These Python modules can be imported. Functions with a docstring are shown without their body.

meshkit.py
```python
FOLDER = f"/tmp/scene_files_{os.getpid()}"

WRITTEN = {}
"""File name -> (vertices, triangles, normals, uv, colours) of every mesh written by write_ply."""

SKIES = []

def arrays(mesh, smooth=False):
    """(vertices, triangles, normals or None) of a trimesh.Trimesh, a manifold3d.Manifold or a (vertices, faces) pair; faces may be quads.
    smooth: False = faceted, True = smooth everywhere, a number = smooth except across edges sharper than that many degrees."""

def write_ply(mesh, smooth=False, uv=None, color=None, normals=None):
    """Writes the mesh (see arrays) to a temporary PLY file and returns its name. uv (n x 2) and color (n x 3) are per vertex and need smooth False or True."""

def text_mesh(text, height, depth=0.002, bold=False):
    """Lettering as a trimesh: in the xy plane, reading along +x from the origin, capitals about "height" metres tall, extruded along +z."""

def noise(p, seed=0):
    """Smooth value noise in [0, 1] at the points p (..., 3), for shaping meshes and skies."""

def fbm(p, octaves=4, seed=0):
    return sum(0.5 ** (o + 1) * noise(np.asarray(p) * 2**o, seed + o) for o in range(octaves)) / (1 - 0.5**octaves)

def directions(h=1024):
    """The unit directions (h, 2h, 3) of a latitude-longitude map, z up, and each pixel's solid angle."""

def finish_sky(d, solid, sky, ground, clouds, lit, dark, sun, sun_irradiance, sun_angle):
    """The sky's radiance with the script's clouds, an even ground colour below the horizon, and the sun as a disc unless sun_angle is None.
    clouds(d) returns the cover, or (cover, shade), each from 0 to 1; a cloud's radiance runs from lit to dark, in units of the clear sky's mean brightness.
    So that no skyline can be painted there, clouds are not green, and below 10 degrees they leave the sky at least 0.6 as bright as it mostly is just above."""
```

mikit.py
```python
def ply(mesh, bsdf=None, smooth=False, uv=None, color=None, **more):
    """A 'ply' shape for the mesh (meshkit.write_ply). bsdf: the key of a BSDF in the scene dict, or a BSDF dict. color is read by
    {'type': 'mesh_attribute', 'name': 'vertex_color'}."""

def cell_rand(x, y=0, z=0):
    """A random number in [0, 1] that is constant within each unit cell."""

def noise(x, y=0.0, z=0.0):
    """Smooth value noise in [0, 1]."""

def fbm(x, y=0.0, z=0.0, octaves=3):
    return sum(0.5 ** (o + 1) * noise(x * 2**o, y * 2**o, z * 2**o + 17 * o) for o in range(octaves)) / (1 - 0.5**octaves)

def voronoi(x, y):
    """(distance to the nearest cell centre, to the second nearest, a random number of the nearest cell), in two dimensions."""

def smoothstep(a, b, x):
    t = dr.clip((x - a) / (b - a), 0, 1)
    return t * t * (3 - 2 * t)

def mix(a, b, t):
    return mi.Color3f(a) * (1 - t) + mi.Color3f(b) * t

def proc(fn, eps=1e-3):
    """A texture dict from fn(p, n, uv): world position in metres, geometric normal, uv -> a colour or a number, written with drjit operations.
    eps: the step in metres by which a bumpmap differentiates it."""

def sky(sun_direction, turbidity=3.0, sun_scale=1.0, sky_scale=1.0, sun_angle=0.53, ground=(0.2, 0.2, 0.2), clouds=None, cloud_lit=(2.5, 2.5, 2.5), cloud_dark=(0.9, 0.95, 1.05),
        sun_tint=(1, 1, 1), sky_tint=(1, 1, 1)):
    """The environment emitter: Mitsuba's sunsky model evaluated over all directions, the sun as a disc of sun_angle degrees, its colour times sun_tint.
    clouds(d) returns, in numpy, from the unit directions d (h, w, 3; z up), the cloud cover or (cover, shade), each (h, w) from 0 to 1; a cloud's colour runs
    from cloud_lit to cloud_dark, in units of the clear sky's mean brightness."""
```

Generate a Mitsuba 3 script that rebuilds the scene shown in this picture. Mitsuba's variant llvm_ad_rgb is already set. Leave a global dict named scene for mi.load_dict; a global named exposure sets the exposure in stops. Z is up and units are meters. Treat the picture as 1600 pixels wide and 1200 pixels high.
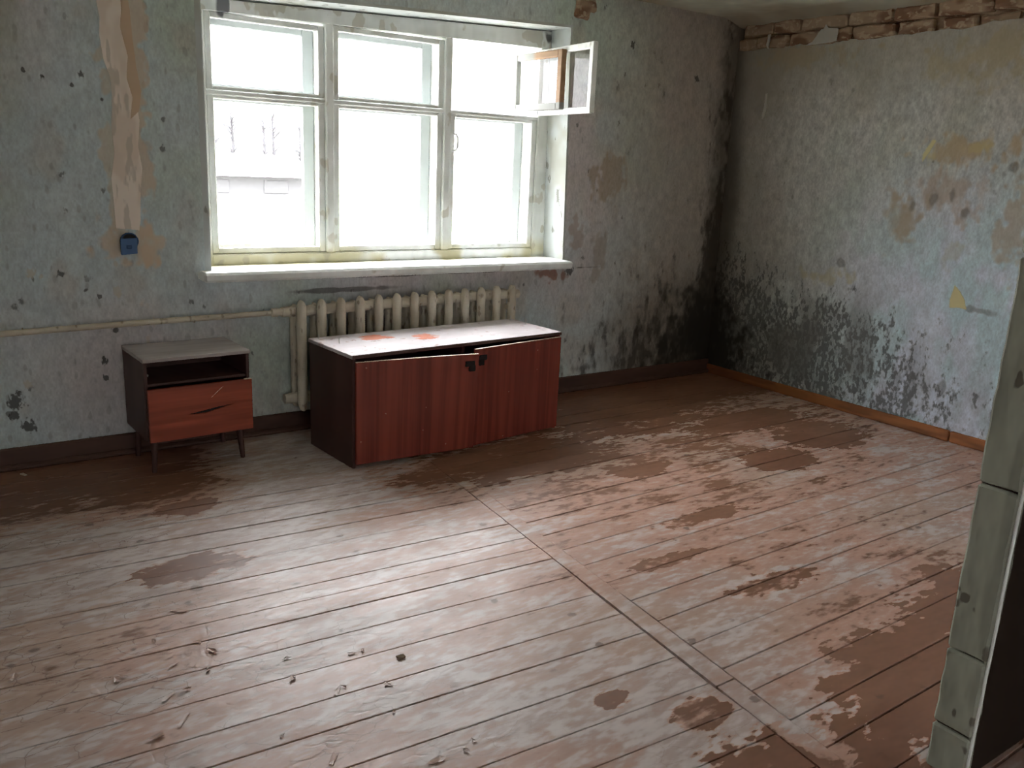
import math, random
import numpy as np, trimesh, manifold3d as m3
import drjit as dr
import mitsuba as mi
import mikit, meshkit
from shapely.geometry import Polygon, box as sbox
from mikit import noise, fbm, voronoi, cell_rand, smoothstep, mix, proc

T = mi.ScalarTransform4f
rng = random.Random(7)
nr = np.random.default_rng(7)
scene, labels = {}, {}

# ------------------------------------------------------------------ camera, sky, exposure
YAW, PITCH, ROLL, FPX = 0.62077588, 0.24921211, -0.04608664, 1351.443
EYE = np.array([0.0, 0.0, 1.5])
_f = np.array([math.sin(YAW) * math.cos(PITCH), math.cos(YAW) * math.cos(PITCH), -math.sin(PITCH)])
_r0 = np.array([math.cos(YAW), -math.sin(YAW), 0.0])
_d0 = np.cross(_f, _r0)
_down = -math.sin(ROLL) * _r0 + math.cos(ROLL) * _d0
scene['camera'] = {'type': 'perspective', 'fov': math.degrees(2 * math.atan(800 / FPX)), 'fov_axis': 'x',
                   'to_world': T().look_at(origin=EYE.tolist(), target=(EYE + _f).tolist(), up=(-_down).tolist()),
                   'near_clip': 0.02, 'far_clip': 2000.0}


def overcast(d):
    # an even overcast: brightest overhead, a third as bright at the horizon
    cover = np.ones(d.shape[:2])
    return cover, 1.0 - np.clip(d[..., 2], 0, 1) + 0.1 * (meshkit.fbm(d * 3.0, 3) - 0.5)


scene['sky'] = mikit.sky((0.3, 0.5, 0.8), turbidity=6.0, sun_scale=0.0, sky_scale=1.0, ground=(0.3, 0.3, 0.3), clouds=overcast,
                         cloud_lit=(1.95, 1.95, 1.97), cloud_dark=(0.44, 0.445, 0.46))
exposure = 7.12

# ------------------------------------------------------------------ dimensions
WY = 4.475            # inner face of the window wall
WX = 5.05             # inner face of the right wall
LX = -1.25            # inner face of the left wall
PY0, PY1 = 0.862, 0.955   # partition with the doorway
HY = -1.5             # back of the hall
CZ = 2.55
OX0, OX1 = 1.28, 3.54  # window opening
FY = 4.68             # inner face of the window frame
SILLZ = 0.905


def zt(x):            # the soffit runs a little out of level
    return 2.245 + 0.042 * (x - 1.3)


# ------------------------------------------------------------------ materials
def S3(a):
    return mi.Color3f(*a)


def blob(u, v, cu, cv, ru, rv, n, k=0.9, soft=0.35):
    d = dr.sqrt(dr.square((u - cu) / ru) + dr.square((v - cv) / rv)) + (n - 0.5) * k
    return 1 - smoothstep(1 - soft, 1 + soft * 0.3, d)


def plaster(u, z, seed):
    """Old distemper with the wallpaper torn off: blue-grey, mauve and green tints, scratches, small holes."""
    a = fbm(u * 0.9 + seed, z * 0.8, 3.1, 3)
    b = fbm(u * 1.7 + seed + 9.0, z * 1.2, 7.7, 3)
    c = fbm(u * 5.0 + seed, z * 3.5, 1.3, 3)
    s = 0.5 * fbm(u * 36.0 + seed, z * 22.0, 0.0, 2) + 0.5 * fbm(u * 120.0 + seed, z * 70.0, 3.0, 2)
    col = mix((0.515, 0.585, 0.60), (0.56, 0.515, 0.51), smoothstep(0.38, 0.62, a))
    col = mix(col, (0.45, 0.52, 0.44), 0.75 * smoothstep(0.5, 0.68, b))
    col = mix(col, (0.46, 0.42, 0.37), 0.5 * smoothstep(0.55, 0.72, c))
    col = mix(col, (0.47, 0.535, 0.56), 0.5 * smoothstep(0.52, 0.7, fbm(u * 2.6 + seed + 4.0, z * 2.0, 5.5, 3)))
    col = col * (0.74 + 0.52 * s)
    f, g, w = voronoi(u * 9.0 + 0.6 * c + seed, z * 7.0)
    g2 = fbm(u * 26.0 + seed, z * 20.0, 9.0, 2)
    r = 0.5 * fbm(u * 9.0 + seed, z * 9.0, 4.0, 3) + 0.5 * g2
    f2, g3, w2 = voronoi(u * 24.0 + 2.0 * c + seed, z * 11.0 + seed)
    dash = (1 - smoothstep(0.10, 0.26, f2 + 0.3 * (g2 - 0.5))) * smoothstep(0.80, 0.84, w2)
    col = mix(col, (0.20, 0.20, 0.185), 0.35 * dash)
    dot = (1 - smoothstep(0.03, 0.11, f + 0.3 * (s - 0.5))) * smoothstep(0.80, 0.84, w)
    col = mix(col, (0.07, 0.07, 0.065), 0.65 * dot)
    return col, a, b, c, s, r


def wall_back_colour(p, n, uv):
    u, z = p.x, p.z
    col, a, b, c, s, rag = plaster(u, z, 0.0)
    # yellowed edge at the far left, ochre torn paper round the socket and beside the filled chase
    col = mix(col, (0.33, 0.32, 0.18), 0.55 * (1 - smoothstep(0.35, 0.62, u + 0.4 * (c - 0.5))) * smoothstep(0.35, 0.6, b))
    col = mix(col, (0.62, 0.50, 0.37), 0.7 * blob(u, z, 0.90, 1.05, 0.15, 0.14, rag, 2.6))
    col = mix(col, (0.60, 0.46, 0.33), 0.65 * blob(u, z, 0.975, 1.75, 0.055, 0.8, rag, 3.0))
    col = mix(col, (0.57, 0.47, 0.34), 0.55 * blob(u, z, 0.845, 1.4, 0.035, 0.42, rag, 3.0))
    # ochre and brown damp right of the window
    col = mix(col, (0.35, 0.25, 0.14), 0.6 * blob(u, z, 3.92, 1.42, 0.13, 0.16, rag, 2.6))
    col = mix(col, (0.39, 0.31, 0.27), 0.7 * blob(u, z, 3.66, 1.03, 0.06, 0.13, rag, 2.6))
    col = mix(col, (0.36, 0.31, 0.26), 0.6 * blob(u, z, 3.88, 0.93, 0.07, 0.16, rag, 2.6))
    col = mix(col, (0.27, 0.12, 0.07), 0.8 * blob(u, z, 3.46, 0.81, 0.12, 0.045, rag, 2.6))
    r = smoothstep(3.5, 4.6, u)
    col = mix(col, mi.Color3f(0.37, 0.315, 0.26) * (0.74 + 0.52 * s), 0.8 * r)
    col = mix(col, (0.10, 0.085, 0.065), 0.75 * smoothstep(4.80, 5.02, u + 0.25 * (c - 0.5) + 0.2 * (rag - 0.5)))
    st = 0.6 * fbm(u * 15.0 + 1.5 * c, z * 5.0, 5.0, 3) + 0.4 * fbm(u * 34.0, z * 20.0, 2.0, 3)
    low = 1 - smoothstep(0.15, 1.25, z)
    col = mix(col, mi.Color3f(0.20, 0.165, 0.13) * (0.7 + 0.6 * s), 0.75 * smoothstep(0.15, 0.75, r * low + 0.5 * (rag - 0.5) + 0.25 * (st - 0.5)))
    d = 0.46 * r * low + 0.65 * smoothstep(4.72, 5.0, u - 0.05 * (b - 0.5)) * (0.5 + 0.5 * (1 - smoothstep(0.6, 2.2, z)))
    d = d + 0.2 * (1 - smoothstep(0.1, 0.75, z)) * smoothstep(3.0, 3.7, u)
    mold = smoothstep(0.80 - 0.72 * d, 1.08 - 0.72 * d, st + 0.3 * (c - 0.5) + 0.1)
    col = mix(col, (0.05, 0.043, 0.034), 0.8 * mold)
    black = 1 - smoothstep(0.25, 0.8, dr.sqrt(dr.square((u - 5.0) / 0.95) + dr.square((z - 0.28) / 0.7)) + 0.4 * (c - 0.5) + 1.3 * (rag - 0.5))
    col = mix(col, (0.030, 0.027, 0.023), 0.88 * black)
    # holes and spots of known places
    for (x, zz, rr) in ((0.60, 0.91, .022), (0.82, 0.63, .017), (0.76, 0.48, .024), (0.76, 0.40, .018), (0.52, 1.80, .012), (0.75, 1.80, .022), (0.71, 1.75, .014), (0.59, 1.78, .012), (0.83, 1.70, .009),
                        (4.04, 2.28, .028), (4.66, 2.13, .03), (0.37, 0.32, .05), (0.41, 0.20, .04), (0.36, .26, .03), (0.76, 0.80, .014), (0.70, .83, .012), (3.62, 0.83, .05)):
        col = mix(col, (0.045, 0.043, 0.036), 0.8 * blob(u, z, x, zz, rr * 0.8, rr * 0.8, s, 2.2))
    for (x, zz, rr) in ((0.48, 0.92, .02), (0.52, 0.90, .011), (0.84, 0.82, .02), (0.42, 0.40, .018), (0.84, 0.95, 0.015)):
        col = mix(col, (0.52, 0.49, 0.42), 0.7 * blob(u, z, x, zz, rr, rr * 1.3, s, 1.8))
    # dirt along the underside of the sill, near the floor on the left; shade painted in behind the heater
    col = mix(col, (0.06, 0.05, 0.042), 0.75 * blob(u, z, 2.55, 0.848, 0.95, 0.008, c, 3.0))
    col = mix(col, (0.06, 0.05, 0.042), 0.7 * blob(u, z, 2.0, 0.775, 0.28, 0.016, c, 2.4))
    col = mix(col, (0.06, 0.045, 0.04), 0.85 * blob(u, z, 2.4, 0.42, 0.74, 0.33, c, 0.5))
    return col


def wall_right_colour(p, n, uv):
    u, z = p.y, p.z
    col, a, b, c, s, rag = plaster(u, z, 31.0)
    col = mix(col, mi.Color3f(0.40, 0.415, 0.375) * (0.74 + 0.52 * s), 0.6)
    near = 1 - smoothstep(2.7, 4.0, u)
    pale = near * (1 - smoothstep(0.9, 1.9, z + 0.5 * (b - 0.5)))
    col = mix(col, mix((0.47, 0.595, 0.645), (0.58, 0.63, 0.73), smoothstep(0.42, 0.6, c)) * (0.84 + 0.32 * s), 0.95 * pale) * (0.85 + 0.3 * s)
    col = mix(col, (0.34, 0.30, 0.235), 0.6 * smoothstep(1.75, 2.3, z + 0.4 * (c - 0.5)))
    col = mix(col, (0.27, 0.235, 0.19), 0.65 * smoothstep(3.7, 4.4, u + 0.3 * (c - 0.5)))
    for (x, zz, ru, rz, cc, k) in ((2.75, 1.70, .24, .07, (.43, .31, .16), .85), (2.93, 1.66, .035, .06, (.52, .46, .26), .9), (2.62, 1.71, .07, .03, (.5, .42, .2), .8), (2.80, 1.42, .20, .12, (.42, .32, .24), .75),
                                   (2.98, 1.30, .08, .10, (.40, .33, .23), .8), (3.08, 1.28, .07, .12, (.40, .33, .23), .6), (2.38, 1.32, .10, .18, (.42, .32, .21), .75), (2.7, 2.18, .35, .12, (.38, .31, .16), .6), (3.9, 2.28, .3, .06, (.38, .29, .16), .6),
                                   (3.55, 0.86, .15, .04, (.46, .42, .27), .8), (2.70, 1.10, .05, .06, (.42, .43, .36), .6)):
        col = mix(col, cc, 0.8 * k * blob(u, z, x, zz, ru * 1.15, rz * 1.2, rag, 3.6, 0.8))
    for (x, zz, ru, rz) in ((2.98, 1.37, .03, .05), (2.85, 1.40, .025, .07), (2.44, 1.60, .03, .03), (2.47, 1.56, .03, .03), (2.5, 0.80, .08, .02), (3.42, 0.97, .025, .025), (2.75, 1.42, .02, .05), (2.9, 1.62, .012, .012), (2.66, 1.34, .03, .03), (2.62, .30, .035, .05)):
        col = mix(col, (0.10, 0.095, 0.08), 0.5 * blob(u, z, x, zz, ru * 0.85, rz * 0.85, rag, 3.6, 0.7))
    # mould: streaks and speckles, densest in the corner
    st = fbm(u * 24.0 + 1.6 * c, z * 10.0, 2.0, 4)
    sp = fbm(u * 70.0 + 2.0 * c, z * 42.0, 4.0, 3)
    patch = fbm(u * 3.2, z * 2.6, 12.0, 3)
    band = (1 - smoothstep(0.60, 1.05, z + 0.35 * (b - 0.5))) * smoothstep(2.5, 3.5, u)
    foot = 1 - smoothstep(0.12, 0.92, z)
    d = 0.54 * band + 0.46 * foot + 0.35 * smoothstep(3.9, 4.45, u) * (0.3 + 0.7 * (1 - smoothstep(0.5, 1.6, z))) + 0.7 * (patch - 0.5) * (band + 0.7 * foot)
    mould = smoothstep(0.80 - 0.62 * d, 1.02 - 0.62 * d, 0.60 * st + 0.46 * sp)
    col = mix(col, (0.07, 0.073, 0.07), 0.78 * mould * smoothstep(0.02, 0.16, d) * (0.5 + 0.5 * smoothstep(0.38, 0.56, sp)))
    smear = smoothstep(0.45, 0.62, fbm(u * 5.0, z * 3.0, 22.0, 3)) * (0.45 * band + 0.3 * foot)
    col = mix(col, (0.15, 0.15, 0.14), smear)
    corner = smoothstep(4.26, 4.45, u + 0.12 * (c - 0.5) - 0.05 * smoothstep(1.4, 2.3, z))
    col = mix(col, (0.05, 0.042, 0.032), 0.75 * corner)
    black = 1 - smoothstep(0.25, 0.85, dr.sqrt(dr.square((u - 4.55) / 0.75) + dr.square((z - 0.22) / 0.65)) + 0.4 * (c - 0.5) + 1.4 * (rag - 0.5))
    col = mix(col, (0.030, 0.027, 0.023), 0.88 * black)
    return col


def wall_bump(p, n, uv):
    u = p.x + p.y
    return fbm(u * 9.0, p.z * 9.0, 3.0, 3) + 0.4 * fbm(u * 45.0, p.z * 26.0, 1.0, 2)


def plain_plaster_colour(p, n, uv):
    return plaster(p.x * 1.0 + p.y * 1.3, p.z + 0.31 * p.y, 60.0)[0]


def ceiling_colour(p, n, uv):
    a = fbm(p.x * 1.5, p.y * 1.5, 4.0, 3)
    b = fbm(p.x * 12.0, p.y * 12.0, 9.0, 2)
    col = mix((0.48, 0.50, 0.42), (0.40, 0.40, 0.32), smoothstep(0.4, 0.6, a)) * (0.85 + 0.3 * b)
    edge = smoothstep(4.6, 5.05, p.x + 0.7 * (a - 0.5)) + smoothstep(4.2, 4.5, p.y + 0.4 * (a - 0.5))
    return mix(col, (0.26, 0.19, 0.12), 0.6 * dr.minimum(edge, 1.0))


def masonry_colour(p, n, uv):
    a = fbm(p.x * 6.0 + p.y * 6.0, p.z * 14.0, 4.0, 3)
    b = fbm(p.x * 40.0 + p.y * 40.0, p.z * 60.0, 2.0, 2)
    return mix(mix((0.36, 0.26, 0.175), (0.21, 0.115, 0.07), smoothstep(0.4, 0.62, a)), (0.46, 0.37, 0.27), 0.7 * smoothstep(0.55, 0.72, b))


def white_paint_colour(p, n, uv):
    a = fbm(p.x * 6.0, p.z * 6.0, p.y * 6.0, 3)
    b = fbm(p.x * 34.0, p.z * 9.0, p.y * 34.0, 2)
    col = mix((0.80, 0.82, 0.80), (0.68, 0.70, 0.66), smoothstep(0.42, 0.66, a) * 0.8) * (0.9 + 0.18 * b)
    low = (1 - smoothstep(0.93, 1.06, p.z)) * smoothstep(0.35, 0.6, a + 0.25 * (1 - smoothstep(1.3, 1.9, p.x)))
    col = mix(col, (0.50, 0.44, 0.20), 0.7 * low * smoothstep(4.6, 4.66, p.y))
    chips = smoothstep(0.66, 0.72, fbm(p.x * 15.0, p.z * 11.0, p.y * 15.0, 3))
    col = mix(col, (0.40, 0.36, 0.26), 0.5 * chips)
    soot = blob(p.x, p.z, 1.455, 2.205, 0.045, 0.06, b, 1.6) * smoothstep(4.6, 4.66, p.y)
    gap = blob(p.x, p.z, 3.50, 2.285, 0.03, 0.035, b, 1.6) * smoothstep(4.6, 4.66, p.y)
    return mix(mix(col, (0.10, 0.10, 0.12), 0.85 * soot), (0.05, 0.05, 0.05), 0.85 * gap)


def lining_colour(p, n, uv):
    a = fbm(p.x * 5.0, p.z * 5.0, p.y * 5.0, 3)
    col = mix((0.50, 0.535, 0.53), (0.42, 0.43, 0.39), smoothstep(0.45, 0.65, a))
    spots = smoothstep(0.70, 0.76, fbm(p.x * 22.0, p.z * 12.0, p.y * 22.0, 3))
    return mix(col, (0.18, 0.18, 0.15), 0.7 * spots)


def bare_wood_colour(p, n, uv):
    g = fbm(p.x * 30.0, p.y * 4.0, p.z * 40.0, 2)
    old_paint = dr.maximum(smoothstep(4.60, 4.66, p.y), 1 - smoothstep(1.868, 1.876, p.z))
    return mix(mix((0.33, 0.205, 0.115), (0.23, 0.135, 0.07), g), (0.22, 0.225, 0.21), old_paint)


def floor_dust_and_shade(p):
    x, y = p.x, p.y
    yy = y + 0.06 * dr.maximum(2.0 - x, 0.0)
    n1 = fbm(x * 1.2, yy * 2.2, 0.0, 3)
    n2 = fbm(x * 7.0 + 2.0 * n1, yy * 26.0, 3.0, 3)
    n3 = fbm(x * 5.0, yy * 10.0, 8.0, 4)
    n4 = fbm(x * 26.0, yy * 62.0, 5.0, 3)
    rag = 0.4 * n3 + 0.3 * fbm(x * 14.0, yy * 24.0, 1.0, 3) + 0.3 * n4
    # scuffed pale in the middle and the left, more paint left towards the right; by the window wall less dust, with shade put in
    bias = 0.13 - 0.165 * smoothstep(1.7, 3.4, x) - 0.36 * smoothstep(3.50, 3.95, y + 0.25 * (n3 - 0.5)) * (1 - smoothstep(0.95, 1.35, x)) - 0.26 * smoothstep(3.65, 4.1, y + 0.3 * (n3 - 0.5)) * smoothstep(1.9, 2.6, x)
    bias = bias - 0.06 * (1 - smoothstep(0.4, 1.2, x)) * (1 - smoothstep(2.8, 3.4, y)) - 0.20 * blob(x, y, 2.45, 3.5, .75, .30, rag, 1.5)  # last term paints the cabinet's shadow onto the boards
    for (cx, cy, rx, ry, k) in ((4.25, 3.40, .52, .20, .30), (4.40, 2.98, .34, .22, .30), (3.80, 2.80, .25, .17, .30), (0.76, 3.03, .20, .11, .30), (0.90, 3.62, .14, .09, .3), (3.55, 3.75, .6, .3, .15),
                                (2.60, 1.16, .58, .27, .42), (3.20, 1.28, .5, .30, .38), (1.80, 1.02, .35, .33, .40), (1.56, 1.62, .07, .045, .35), (2.62, 1.86, .22, .07, .2), (1.75, 1.42, .10, .07, .3),
                                (2.85, 2.45, .3, .07, .16), (3.0, 3.05, .25, .10, .2), (2.35, 2.2, .2, .05, .16)):
        bias = bias - k * blob(x, y, cx, cy, rx, ry, rag, 1.9, 0.22)
    bias = bias + 0.3 * blob(x, y, 1.93, 1.20, .09, .16, rag, 2.0)
    return 0.36 * n1 + 0.20 * n2 + 0.22 * n3 + 0.22 * n4 + bias, n1, 0.5 * n2 + 0.5 * n4, n3


def floor_colour(p, n, uv):
    t, n1, n2, n3 = floor_dust_and_shade(p)
    brown = mix((0.215, 0.105, 0.064), (0.175, 0.080, 0.048), smoothstep(0.4, 0.6, n1))
    tan = mix((0.40, 0.275, 0.215), (0.41, 0.245, 0.185), smoothstep(0.42, 0.6, fbm(p.x * 1.1 + 4.0, p.y * 1.5, 6.0, 3)))
    pale = mix((0.39, 0.305, 0.275), (0.45, 0.385, 0.36), smoothstep(0.4, 0.62, n2))
    col = mix(mix(brown, tan, smoothstep(0.36, 0.47, t)), pale, smoothstep(0.47, 0.68, t)) * (0.84 + 0.32 * n2)
    f, g, w = voronoi(p.x * 11.0 + 2.5 * n3, p.y * 17.0 + 2.5 * n1)
    old = (1 - smoothstep(0.6, 1.6, p.x)) + 0.35 * smoothstep(0.5, 0.62, n1)
    crack = (1 - smoothstep(0.0, 0.06, g - f)) * smoothstep(0.45, 0.6, n3 + 0.05) * dr.minimum(old, 1.0)
    col = mix(col, (0.13, 0.075, 0.055), 0.5 * crack)
    spot = (1 - smoothstep(0.03, 0.08, voronoi(p.x * 5.0, p.y * 5.0)[0] + 0.3 * (n2 - 0.5))) * smoothstep(0.55, 0.7, n3)
    return mix(col, (0.10, 0.065, 0.05), 0.6 * spot)


def floor_bump(p, n, uv):
    fine = fbm(p.x * 16.0, p.y * 70.0, 3.0, 2)
    mid = fbm(p.x * 5.0, p.y * 10.0, 8.0, 2)
    f, g, w = voronoi(p.x * 11.0 + 2.5 * mid, p.y * 17.0 + 1.5 * mid)
    return 0.30 * fine + 0.20 * mid + 0.6 * smoothstep(0.0, 0.10, g - f) * (1 - smoothstep(0.5, 1.9, p.x)) * smoothstep(0.4, 0.55, mid)


def floor_rough(p, n, uv):
    return 0.38 + 0.14 * fbm(p.x * 6.0, p.y * 14.0, 3.0, 2)


def veneer_colour(p, n, uv):
    g = fbm((p.x + 0.35 * p.y) * 75.0, p.z * 1.5, p.y * 3.0, 3)
    h = fbm((p.x + 0.3 * p.y) * 14.0, p.z * 0.8, 2.0, 2)
    col = mix((0.235, 0.046, 0.028), (0.13, 0.025, 0.017), smoothstep(0.2, 0.8, 0.6 * g + 0.4 * h))
    sp = (1 - smoothstep(0.02, 0.05, voronoi(p.x * 9.0, p.z * 9.0)[0])) * smoothstep(0.84, 0.88, voronoi(p.x * 9.0, p.z * 9.0)[2])
    return mix(col, (0.5, 0.38, 0.3), 0.6 * sp)


def drawer_colour(p, n, uv):
    g = fbm(p.x * 3.0, p.z * 60.0, p.y * 3.0, 3)
    h = fbm(p.x * 2.0, p.z * 14.0, 2.0, 2)
    return mix((0.36, 0.075, 0.038), (0.22, 0.042, 0.022), smoothstep(0.3, 0.7, 0.55 * g + 0.45 * h))


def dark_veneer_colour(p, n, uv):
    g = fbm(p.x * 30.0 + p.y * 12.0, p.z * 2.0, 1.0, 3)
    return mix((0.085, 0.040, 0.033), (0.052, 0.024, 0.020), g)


def pale_top_colour(p, n, uv):
    a = fbm(p.x * 9.0, p.y * 26.0, 5.0, 3)
    col = mix((0.49, 0.43, 0.445), (0.55, 0.51, 0.53), a)
    k = fbm(p.x * 22.0, p.y * 22.0, 1.0, 2)
    m = blob(p.x, p.y, 2.03, 4.08, .11, .055, k, 1.3) + blob(p.x, p.y, 2.26, 4.02, .07, .065, k, 1.5)
    s = smoothstep(0.76, 0.82, fbm(p.x * 30.0, p.y * 30.0, 8.0, 2))
    col = mix(col, (0.30, 0.16, 0.12), 0.5 * s)
    return mix(col, (0.56, 0.17, 0.085), 0.9 * dr.minimum(m, 1.0))


def dusty_top_colour(p, n, uv):
    a = fbm(p.x * 6.0, p.y * 40.0, 5.0, 3)
    return mix((0.30, 0.26, 0.25), (0.40, 0.36, 0.35), a)


def iron_paint_colour(p, n, uv):
    a = fbm(p.x * 8.0, p.y * 8.0, p.z * 5.0, 3)
    b = fbm(p.x * 50.0, p.y * 50.0, p.z * 22.0, 2)
    return mix(mix((0.62, 0.565, 0.46), (0.50, 0.44, 0.345), smoothstep(0.4, 0.65, a)), (0.20, 0.13, 0.08), 0.6 * smoothstep(0.66, 0.78, b))


def jamb_colour(p, n, uv):
    a = fbm(p.y * 30.0, p.z * 6.0, p.x * 9.0, 3)
    b = fbm(p.y * 60.0, p.z * 20.0, 2.0, 2)
    col = mix((0.31, 0.325, 0.26), (0.24, 0.25, 0.20), smoothstep(0.38, 0.62, a)) * (0.88 + 0.24 * b)
    return mix(col, (0.08, 0.065, 0.045), 0.8 * smoothstep(0.70, 0.76, fbm(p.y * 22.0, p.z * 16.0, 5.0, 3)))


def brown_paint_colour(p, n, uv):
    a = fbm(p.x * 4.0 + p.y * 4.0, p.z * 18.0, 1.0, 3)
    return mix((0.33, 0.125, 0.045), (0.20, 0.075, 0.032), smoothstep(0.35, 0.65, a))


def dark_skirting_colour(p, n, uv):
    a = fbm(p.x * 5.0, p.z * 20.0, 1.0, 3)
    return mix((0.11, 0.055, 0.04), (0.06, 0.035, 0.028), a)


def mat(name, colour, rough=0.6, spec=0.3, bump=None, scale=0.004, two=True, **kw):
    c = proc(colour) if callable(colour) else {'type': 'rgb', 'value': list(colour)}
    b = {'type': 'principled', 'base_color': c, 'roughness': proc(rough) if callable(rough) else rough, 'specular': spec, **kw}
    if bump:
        b = {'type': 'bumpmap', 'arbitrary': proc(bump, eps=0.0015), 'scale': scale, 'bsdf': b}
    scene[name] = {'type': 'twosided', 'bsdf': b} if two else b
    return name


mat('mat_wall_back', wall_back_colour, 0.85, 0.15, wall_bump, 0.006)
mat('mat_wall_right', wall_right_colour, 0.85, 0.15, wall_bump, 0.006)
mat('mat_wall_plain', plain_plaster_colour, 0.9, 0.1)
mat('mat_bounce_white', (0.80, 0.80, 0.79), 0.9, 0.1)  # bright white for the unseen walls, added to bounce light into the room
mat('mat_ceiling', ceiling_colour, 0.9, 0.1, wall_bump, 0.006)
mat('mat_masonry', masonry_colour, 0.95, 0.05)
mat('mat_white', white_paint_colour, 0.45, 0.4)
mat('mat_outer_shaded', (0.36, 0.39, 0.395), 0.6, 0.3)  # window white darkened, so shade is put into the outer sashes' colour
mat('mat_lining', lining_colour, 0.8, 0.2)
mat('mat_bare_wood', bare_wood_colour, 0.6, 0.3)
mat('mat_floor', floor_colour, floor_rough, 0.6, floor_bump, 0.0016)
mat('mat_veneer', veneer_colour, 0.4, 0.4)
mat('mat_drawer', drawer_colour, 0.45, 0.4)
mat('mat_dark_veneer', dark_veneer_colour, 0.45, 0.4)
mat('mat_pale_top', pale_top_colour, 0.4, 0.5)
mat('mat_dusty_top', dusty_top_colour, 0.25, 0.6)
mat('mat_iron', iron_paint_colour, 0.5, 0.4)
mat('mat_jamb', jamb_colour, 0.6, 0.3)
mat('mat_brown_paint', brown_paint_colour, 0.45, 0.4)
mat('mat_dark_skirting', dark_skirting_colour, 0.5, 0.3)
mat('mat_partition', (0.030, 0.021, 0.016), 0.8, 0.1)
mat('mat_underfloor', (0.03, 0.022, 0.018), 0.9, 0.1)
mat('mat_edge', (0.66, 0.55, 0.45), 0.7, 0.2)
mat('mat_black', (0.016, 0.014, 0.013), 0.6, 0.2)
mat('mat_steel', (0.55, 0.54, 0.52), 0.35, 0.5, metallic=0.8)
mat('mat_blue', (0.055, 0.13, 0.27), 0.45, 0.4)
mat('mat_blue_dark', (0.025, 0.065, 0.16), 0.5, 0.4)
def putty_colour(p, n, uv):
    a = fbm(p.x * 14.0, p.z * 7.0, 2.0, 3)
    b = fbm(p.x * 30.0, p.z * 10.0, 6.0, 3)
    col = mix((0.82, 0.73, 0.645), (0.73, 0.625, 0.535), smoothstep(0.4, 0.62, a))
    return mix(col, (0.48, 0.42, 0.35), 0.6 * smoothstep(0.60, 0.72, b))


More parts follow.
